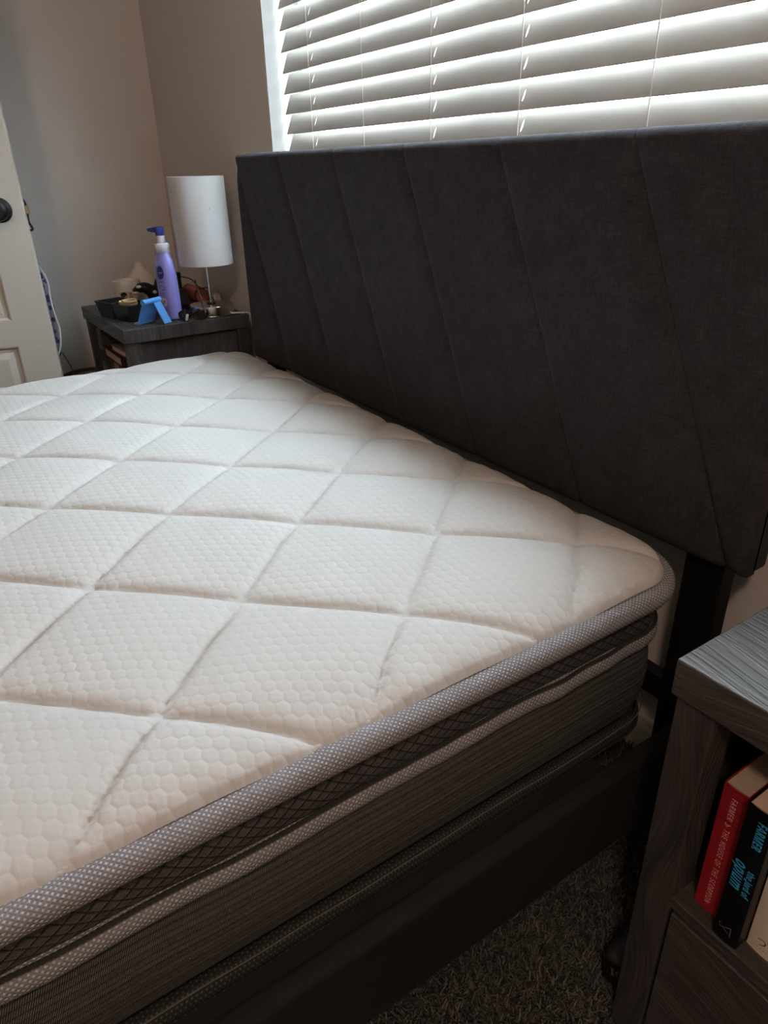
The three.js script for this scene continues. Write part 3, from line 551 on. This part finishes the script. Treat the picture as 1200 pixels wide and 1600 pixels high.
// ------------------------------------------------------------------ blue stand
{
  const s = thing('phone_stand', 'bright blue folding phone stand shaped like a tent', 'phone stand', [-1.048, 0.6, 0.338], 0.55);
  const blue = std({ color: new THREE.Color().setRGB(0.10, 0.34, 0.80), roughness: 0.45 });
  // ridge along local z; legs splay along local x
  const RH = 0.069;
  mesh('hinge', new THREE.CylinderGeometry(0.0085, 0.0085, 0.076, 20).rotateX(Math.PI / 2).translate(0, RH, 0), blue, s);
  const leg = (dx, w) => { const L = Math.hypot(dx, RH), g = rbox(0.0055, L, w, 0.0018); g.translate(0, -L / 2, 0); g.rotateZ(Math.atan2(dx, RH)); g.translate(0, RH + 0.001, 0); return g; };
  mesh('leg', leg(-0.036, 0.072), blue, s); mesh('leg', leg(0.036, 0.032).translate(0, 0, -0.020), blue, s);
  mesh('rest_lip', rbox(0.017, 0.006, 0.03, 0.002).translate(-0.044, 0.0035, 0.018), std({ color: new THREE.Color().setRGB(0.5, 0.53, 0.5), roughness: 0.6 }), s, undefined);
}

// ------------------------------------------------------------------ orca figurine (one skin, with painted white patches as separate inlays)
{
  const o = thing('orca_figurine', 'small black orca figurine with white patches behind the tray', 'figurine', [-1.285, 0.6, 0.262], 1.31);
  // body swept along a spine that rises from the tail stand to the head on the left
  const sp = new THREE.CatmullRomCurve3([[0.050, 0.010, -0.02], [0.032, 0.018, -0.012], [0.012, 0.034, 0.0], [-0.006, 0.055, 0.006], [-0.022, 0.064, 0.010], [-0.038, 0.062, 0.014], [-0.050, 0.058, 0.017]].map((p) => new THREE.Vector3(...p)));
  const rad = [0.004, 0.012, 0.019, 0.0195, 0.0155, 0.0125, 0.004];
  const rAt = (t) => { const x = t * 6, i = Math.min(5, Math.floor(x)); const f = x - i; return rad[i] + (rad[i + 1] - rad[i]) * (f * f * (3 - 2 * f)); };
  const fr = sp.computeFrenetFrames(60);
  const body = grid(24, 60, (u, v) => { const i = Math.round(v * 60), p = sp.getPointAt(v), r = rAt(v), a = -u * Math.PI * 2; const q = p.clone().addScaledVector(fr.normals[i], r * Math.cos(a)).addScaledVector(fr.binormals[i], r * Math.sin(a)); return [q.x, q.y, q.z]; });
  const black = std({ color: new THREE.Color().setRGB(0.010, 0.010, 0.011), roughness: 0.3 }), white = std({ color: new THREE.Color().setRGB(0.62, 0.6, 0.57), roughness: 0.35 });
  mesh('body', body, black, o);
  const fin = (pts, d) => { const s = new THREE.Shape(); s.moveTo(...pts[0]); s.splineThru(pts.slice(1).map((p) => new THREE.Vector2(...p))); s.closePath(); return new THREE.ExtrudeGeometry(s, { depth: d, bevelEnabled: true, bevelSize: 0.002, bevelThickness: 0.002, bevelSegments: 3 }); };
  mesh('fin', fin([[0, 0], [0.004, 0.018], [0.010, 0.032], [0.017, 0.034], [0.020, 0.022], [0.020, 0]], 0.004).translate(0.004, 0.048, -0.004), black, o);
  mesh('flipper', fin([[0, 0], [0.012, -0.010], [0.016, -0.026], [0.008, -0.030], [-0.004, -0.016]], 0.003).rotateY(-0.5).translate(0.010, 0.032, 0.018), black, o);
  mesh('tail', fin([[0, -0.005], [0.014, -0.018], [0.022, -0.016], [0.018, 0], [0.022, 0.016], [0.014, 0.018], [0, 0.005]], 0.003).rotateX(-Math.PI / 2).translate(0.044, 0.006, -0.02), black, o);
  mesh('patch', new THREE.SphereGeometry(0.0075, 16, 10).scale(1, 0.62, 0.5).translate(-0.034, 0.068, 0.022), white, o);
  mesh('patch', new THREE.SphereGeometry(0.005, 14, 10).scale(1, 0.9, 0.5).translate(0.006, 0.052, 0.0215), white, o);
  o.scale.setScalar(1.22);
  mesh('jaw', new THREE.SphereGeometry(0.008, 16, 10).scale(1.2, 0.6, 0.8).translate(-0.045, 0.052, 0.017), white, o);
}

// ------------------------------------------------------------------ case, roll, tissue, box, glasses, earbuds behind the bottle
{
  const c = thing('hard_case', 'black rounded hard case between the bottle and the lamp', 'case', [-1.192, 0.6, 0.203], 0.3);
  const pr = new THREE.SplineCurve([[0.030, 0], [0.040, 0.006], [0.045, 0.025], [0.0445, 0.050], [0.037, 0.073], [0.022, 0.087], [0.0, 0.091]].map((p) => new THREE.Vector2(...p))).getPoints(40).map((p) => [p.x, p.y]);
  mesh('shell', lathe([[0, 0], ...pr], 40).scale(0.75, 0.83, 0.6), mPlasticBlack, c);
  mesh('zip', new THREE.TorusGeometry(0.0455, 0.0016, 8, 48).rotateX(Math.PI / 2).scale(0.755, 1, 0.61).translate(0, 0.028, 0), mMatteBlack, c);
}
{
  const r = thing('rolled_cloth', 'rolled salmon-pink cloth behind the lamp pole', 'cloth roll', [-1.385, 0.6248, 0.082], 0.0);
  const prof = (v, th) => 0.0235 + 0.0009 * vnoise(th * 3, v * 20) + 0.001 * Math.sin(v * 40);
  const body = grid(48, 30, (u, v) => { const a = -u * Math.PI * 2, R = prof(v, u); return [-0.075 + 0.15 * v, R * Math.sin(a), R * Math.cos(a)]; });
  const cap = (x) => { const g = new THREE.CircleGeometry(0.0228, 40); g.rotateY(x > 0 ? Math.PI / 2 : -Math.PI / 2); g.translate(x, 0, 0); return g; };
  const salmon = std({ color: new THREE.Color().setRGB(0.42, 0.12, 0.085), roughness: 0.85 });
  mesh('cloth', mergeGeometries([body, cap(-0.075), cap(0.075)]), salmon, r);
  mesh('end_band', new THREE.TorusGeometry(0.0240, 0.002, 8, 40).rotateY(Math.PI / 2).translate(0.066, 0, 0), mMatteBlack, r);
}
{
  const g = new THREE.IcosahedronGeometry(0.022, 4); const p = g.attributes.position;
  for (let i = 0; i < p.count; i++) { const x = p.getX(i), y = p.getY(i), z = p.getZ(i), n = 0.72 + 0.55 * vnoise(x * 70 + 9, y * 70 + z * 40 + 5) + (Math.abs(Math.sin(x * 150 + z * 90)) - 0.5) * 0.16; p.setXYZ(i, x * n * 1.15, Math.max(-0.0155, y * n), z * n * 0.7); }
  const m = mesh('tissue', mergeVertices(g.deleteAttribute('normal').deleteAttribute('uv')), std({ color: new THREE.Color().setRGB(0.62, 0.55, 0.48), roughness: 0.95, flatShading: true }), scene, [-1.255, 0.6155, 0.052]);
  m.geometry.computeVertexNormals(); tag(m, 'crumpled white tissue behind the lamp pole', 'tissue');
}
{
  const b = thing('brown_box', 'small dark brown box standing behind the lilac bottle', 'box', [-1.420, 0.6, 0.147], 0.2);
  mesh('body', bx(-0.028, 0.028, 0, 0.085, -0.02, 0.02, 0.002), brownM(0.035, 0.026, 0.024), b);
  mesh('lid', bx(-0.029, 0.029, 0.085, 0.100, -0.021, 0.021, 0.002), brownM(0.05, 0.038, 0.034), b);
}
{
  const g = thing('eyeglasses', 'dark tortoise eyeglasses leaning on the lamp foot', 'eyeglasses', [-1.030, 0.6, 0.222], 0.75);
  const tort = std({ color: new THREE.Color().setRGB(0.022, 0.012, 0.009), roughness: 0.25 });
  const rim = (x) => { const t = new THREE.TorusGeometry(0.019, 0.0024, 10, 40); t.scale(1.12, 0.66, 1); t.translate(x, 0.0150, 0); return t; };
  mesh('frame', mergeGeometries([rim(-0.0265), rim(0.0265), tube([[-0.006, 0.022, 0], [0, 0.025, 0.002], [0.006, 0.022, 0]], 0.002, 12)]), tort, g);
  for (const s of [-1, 1]) mesh('lens', new THREE.CylinderGeometry(0.0185, 0.0185, 0.0016, 32).rotateX(Math.PI / 2).scale(1.1, 0.65, 1).translate(s * 0.0265, 0.0150, 0), phys({ color: new THREE.Color().setRGB(0.16, 0.10, 0.08), transmission: 0.8, thickness: 0, roughness: 0.05 }), g);
  mesh('temple', tube([[0.048, 0.022, 0], [0.036, 0.046, -0.010], [0.024, 0.080, -0.018], [0.016, 0.104, -0.022], [0.013, 0.119, -0.024]], 0.0025, 40), tort, g);
  mesh('temple', tube([[-0.048, 0.022, 0], [-0.046, 0.026, -0.03], [-0.042, 0.018, -0.055]], 0.0019, 30), tort, g);
}
{
  const c = mesh('headphone_cable', tube([[-1.36, 0.690, 0.135], [-1.30, 0.686, 0.12], [-1.22, 0.672, 0.125], [-1.165, 0.672, 0.125], [-1.155, 0.675, 0.12], [-1.152, 0.66, 0.112], [-1.158, 0.635, 0.10], [-1.162, 0.604, 0.09]], 0.0019, 80), mMatteBlack);
  tag(c, 'thin black cable strung past the salmon roll to the lamp pole', 'cable');
  const e = thing('charging_plug', 'small black plug with a white tag at the bottle foot', 'plug', [-1.028, 0.6, 0.246], 0.5);
  mesh('body', rbox(0.016, 0.026, 0.014, 0.003).translate(0, 0.013, 0), mPlasticBlack, e);
  mesh('white_tag', rbox(0.005, 0.020, 0.010, 0.0015).rotateZ(-0.3).translate(0.011, 0.013, 0.004), mWhitePlastic, e);
  mesh('lead', tube([[0, 0.024, 0], [-0.006, 0.034, -0.008], [-0.016, 0.022, -0.02], [-0.03, 0.003, -0.03]], 0.0016, 30), mPlasticBlack, e);
}

// ------------------------------------------------------------------ door and what hangs behind it
{
  const d = thing('door_panel', 'cream panelled room door standing open at the left', 'door', [-1.30, 0, 0.598], 0);
  d.name = 'door_1'; delete d.userData.label; delete d.userData.category; d.userData.kind = 'structure';
  d.rotation.y = Math.atan2(-0.25, 0.97);                         // local +z runs from the free edge to the hinge
  const Wd = 0.77, Hd = 2.03, th = 0.035;
  const s = new THREE.Shape(); s.moveTo(0, 0.01); s.lineTo(Wd, 0.01); s.lineTo(Wd, Hd); s.lineTo(0, Hd); s.closePath();
  const pan = [[0.105, 0.19, Wd - 0.21, 0.345], [0.105, 0.613, Wd - 0.21, 1.28]];
  for (const [x, y, w, h] of pan) { const p = new THREE.Path(); p.moveTo(x, y); p.lineTo(x, y + h); p.lineTo(x + w, y + h); p.lineTo(x + w, y); p.closePath(); s.holes.push(p); }
  const turnG = (g) => { g.rotateY(-Math.PI / 2); return g; };      // shape x -> +z, extrude depth -> -x
  mesh('door_slab', metric(turnG(new THREE.ExtrudeGeometry(s, { depth: th - 0.006, bevelEnabled: true, bevelSize: 0.0025, bevelThickness: 0.003, bevelSegments: 2 }).translate(0, 0, -0.0))), mDoor, d);
  for (const [x, y, w, h] of pan) {
    const frame = (o0, z0, o1, z1) => { const P = (o, z) => [[x + o, y + o, z], [x + w - o, y + o, z], [x + w - o, y + h - o, z], [x + o, y + h - o, z]], a = P(o0, z0), b = P(o1, z1), pos = []; for (let i = 0; i < 4; i++) { const j = (i + 1) % 4; pos.push(...a[i], ...a[j], ...b[j], ...a[i], ...b[j], ...b[i]); } return pos; };
    const tri = [...frame(-0.003, -0.0028, 0.004, -0.001), ...frame(0.004, -0.001, 0.010, 0.008), ...frame(0.010, 0.008, 0.020, 0.009), ...frame(0.020, 0.009, 0.040, 0.002), ...frame(0.040, 0.002, Math.min(w, h) / 2, 0.002)];
    const g = new THREE.BufferGeometry(); g.setAttribute('position', new THREE.Float32BufferAttribute(tri, 3)); g.computeVertexNormals(); g.setAttribute('uv', new THREE.Float32BufferAttribute(new Float32Array(tri.length / 3 * 2), 2));
    const back = new THREE.BoxGeometry(w, h, 0.012).toNonIndexed().translate(x + w / 2, y + h / 2, 0.018);
    mesh('door_inset', turnG(mergeGeometries([g, back])), mDoor, d);
  }
  const kn2 = mesh('knob', lathe([[0, 0], [0.034, 0], [0.0345, 0.003], [0.030, 0.007], [0.016, 0.010], [0.0125, 0.016], [0.0125, 0.026], [0.019, 0.032], [0.0275, 0.040], [0.029, 0.048], [0.026, 0.056], [0.017, 0.0605], [0.0095, 0.061], [0.0085, 0.0595], [0, 0.060]], 48).rotateZ(-Math.PI / 2), mKnob, d, [0.0, 0.932, 0.064]);
  kn2.position.x = 0.003;
  mesh('latch', bx(-0.022, -0.010, 0.918, 0.941, -0.014, 0.004, 0.002), std({ color: new THREE.Color().setRGB(0.35, 0.29, 0.19), roughness: 0.35, metalness: 0.8 }), d);
  const strap = mesh('hanging_strap', tube([[-1.345, 0.975, 0.598], [-1.346, 0.95, 0.584], [-1.346, 0.92, 0.582], [-1.347, 0.895, 0.584], [-1.348, 0.878, 0.578], [-1.35, 0.872, 0.577], [-1.35, 0.868, 0.600]], 0.0035, 40), mMatteBlack);
  tag(strap, 'thin black strap hanging beside the door latch', 'strap');
  // floral cloth hung behind the door
  const flor = canvasTex(512, 1024, (c, w, h) => {
    c.fillStyle = '#8c8a92'; c.fillRect(0, 0, w, h);
    const cols = ['#3a2a63', '#46306f', '#553b86', '#2f2550'];
    for (let i = 0; i < 60; i++) { const x = i < 9 ? 16 + 34 * hash(i, 21) : w * hash(i, 21), y = i < 9 ? 50 + i * 108 + 30 * hash(i, 33) : h * hash(i, 33), r = 20 + 16 * hash(i, 5); c.fillStyle = cols[i % 4]; for (let k = 0; k < 4; k++) { c.beginPath(); c.ellipse(x + r * 0.35 * Math.cos(k * 1.57 + i), y + r * 0.35 * Math.sin(k * 1.57 + i), r * 0.72, r * 0.55, k * 1.57 + i, 0, 7); c.fill(); } c.strokeStyle = '#6a6780'; c.lineWidth = 3; c.beginPath(); c.moveTo(x, y + r); c.quadraticCurveTo(x + 18, y + r + 40, x - 6, y + r + 90); c.stroke(); }
  });
  const fold = (u, v) => 0.012 * Math.sin(u * 11 + v * 2) + 0.004 * Math.sin(u * 27);
  const cloth = (side) => grid(40, 60, (u, v) => { const y = 0.80 - 0.34 * v, z = 0.562 + 0.004 * Math.sin(v * 9) + (0.012 + 0.012 * v) * 0 + 0.20 * u; return [-1.402 - 0.10 * u * 0.3 + fold(u, v) * (0.3 + 0.7 * u) + side * 0.0012, y, z + (v < 0.12 ? 0.05 * (1 - v / 0.12) * (1 - u) : 0)]; });
  const cl = thing('floral_cloth', 'white cloth printed with purple flowers hanging behind the door', 'cloth');
  mesh('front_face', cloth(1), std({ map: flor, roughness: 0.9, side: THREE.DoubleSide }), cl);
  mesh('back_face', cloth(-1), std({ map: flor, roughness: 0.9, side: THREE.DoubleSide }), cl);
  const w1 = mesh('charger_cable', tube([[-1.355, 0.83, 0.66], [-1.365, 0.805, 0.608], [-1.372, 0.765, 0.583], [-1.375, 0.715, 0.566], [-1.375, 0.665, 0.568], [-1.375, 0.61, 0.566], [-1.375, 0.555, 0.562], [-1.38, 0.50, 0.572], [-1.39, 0.46, 0.59]], 0.003, 90), mWhitePlastic);
  tag(w1, 'white charger cable draped over the floral cloth by the door', 'cable');
  const w2 = mesh('charger_cable', tube([[-1.44, 0.49, 0.565], [-1.46, 0.45, 0.55], [-1.50, 0.405, 0.532], [-1.52, 0.36, 0.522], [-1.52, 0.30, 0.52], [-1.53, 0.02, 0.53], [-1.6, 0.004, 0.55]], 0.0018, 70), std({ color: new THREE.Color().setRGB(0.16, 0.17, 0.16), roughness: 0.6 }));
  tag(w2, 'thin grey cable drooping to the floor beside the door edge', 'cable');
}
{ // soft basket between the wall and the far nightstand
  const b = thing('fabric_basket', 'mauve-brown fabric basket between wall and far nightstand', 'basket', [-1.672, 0, 0.435]);
  const m = std({ map: tex(256, 256, 0.1, 0.1, (u, v) => { const n = vnoise(u * 24, v * 24, 24, 24), q = Math.abs(Math.sin(u * 25)) * Math.abs(Math.sin(v * 25)); const g = 0.26 + 0.14 * n + 0.10 * (q > 0.5 ? 1 : 0); return [g * 1.08, g * 0.9, g * 0.9]; }), roughness: 0.95 });
  mesh('body', lathe([[0, 0], [0.088, 0], [0.095, 0.01], [0.104, 0.15], [0.108, 0.305], [0.112, 0.318], [0.108, 0.326], [0.102, 0.318], [0.098, 0.15], [0.088, 0.012], [0, 0.01]], 48), m, b);
  mesh('rim', new THREE.TorusGeometry(0.108, 0.006, 10, 56).rotateX(Math.PI / 2).translate(0, 0.322, 0), m, b);
  mesh('contents', new THREE.SphereGeometry(0.1, 32, 16).scale(1, 0.18, 1).translate(0, 0.31, 0), std({ color: new THREE.Color().setRGB(0.20, 0.16, 0.155), roughness: 0.95 }), b);
}
{ // small black pouch on the carpet, partly behind the nightstand leg
  const b = thing('black_pouch', 'black pouch with white lettering on the carpet by the nightstand leg', 'pouch', [0.868, 0.006, 0.385], 0.2);
  const t = canvasTex(256, 256, (c, w, h) => { c.fillStyle = '#08080a'; c.fillRect(0, 0, w, h); c.fillStyle = '#6a6a68'; c.font = 'bold 120px sans-serif'; c.textBaseline = 'middle'; c.save(); c.translate(70, 120); c.rotate(-0.2); c.fillText('IO', 0, 0); c.restore(); });
  mesh('body', bx(-0.024, 0.02, 0, 0.062, -0.05, 0.02, 0.012), mMatteBlack, b);
  mesh('lettering', new THREE.PlaneGeometry(0.036, 0.04).translate(-0.001, 0.034, 0.0208), inkM(t, 0.6), b);
}

// ------------------------------------------------------------------ carpet pile
{
  const blade = new THREE.CylinderGeometry(0.0006, 0.0017, 0.017, 5, 3);
  { const p = blade.attributes.position; blade.translate(0, 0.0085, 0); for (let i = 0; i < p.count; i++) { const y = p.getY(i) / 0.017; p.setX(i, p.getX(i) + 0.007 * y * y); } blade.computeVertexNormals(); }
  const N = 120000, pile = new THREE.InstancedMesh(blade, std({ color: 0xffffff, roughness: 1 }), N), M = new THREE.Matrix4(), q = new THREE.Quaternion(), e = new THREE.Euler(), c = new THREE.Color();
  for (let i = 0; i < N; i++) {
    const x = rr(0.45, 1.35), z = rr(0.02, 1.15), s = rr(0.7, 1.25);
    e.set(rr(-0.5, 0.5), rr(0, 6.28), rr(-0.5, 0.5)); q.setFromEuler(e);
    M.compose(new THREE.Vector3(x, -0.006, z), q, new THREE.Vector3(s * 1.2, s, s * 1.2)); pile.setMatrixAt(i, M);
    const g = Math.pow(rnd(), 1.6) * 0.15 + 0.018 + 0.02 * vnoise(x * 20, z * 20); pile.setColorAt(i, c.setRGB(g * 1.05, g, g * 0.92));
  }
  pile.name = 'carpet_pile'; pile.userData.kind = 'stuff'; pile.userData.label = 'shaggy dark grey carpet pile beside the bed'; pile.receiveShadow = true; scene.add(pile);
}

// ------------------------------------------------------------------ ceiling lamp, out of frame
{
  const l = thing('ceiling_lamp', 'round warm ceiling lamp over the foot of the room', 'lamp', [LAMP_POS.x, 0, LAMP_POS.z]);
  mesh('canopy', lathe([[0, H - 0.03], [0.15, H - 0.03], [0.155, H - 0.02], [0.155, H - 0.001], [0, H - 0.001]], 48), mNickel, l);
  mesh('glowing_bowl', new THREE.SphereGeometry(0.14, 32, 20, 0, Math.PI * 2, Math.PI / 2, Math.PI / 2).scale(1, 0.85, 1).translate(0, H - 0.03, 0), std({ color: 0xffffff, emissive: LAMP_COLOR, emissiveIntensity: 3, roughness: 0.4 }), l);
  const p = new THREE.PointLight(LAMP_COLOR, LAMP_CANDELA); p.position.set(LAMP_POS.x, H - 0.09, LAMP_POS.z); p.castShadow = true; p.shadow.radius = 5; p.name = 'ceiling_lamp_glow'; scene.add(p);
}
renderer.render(scene, camera);
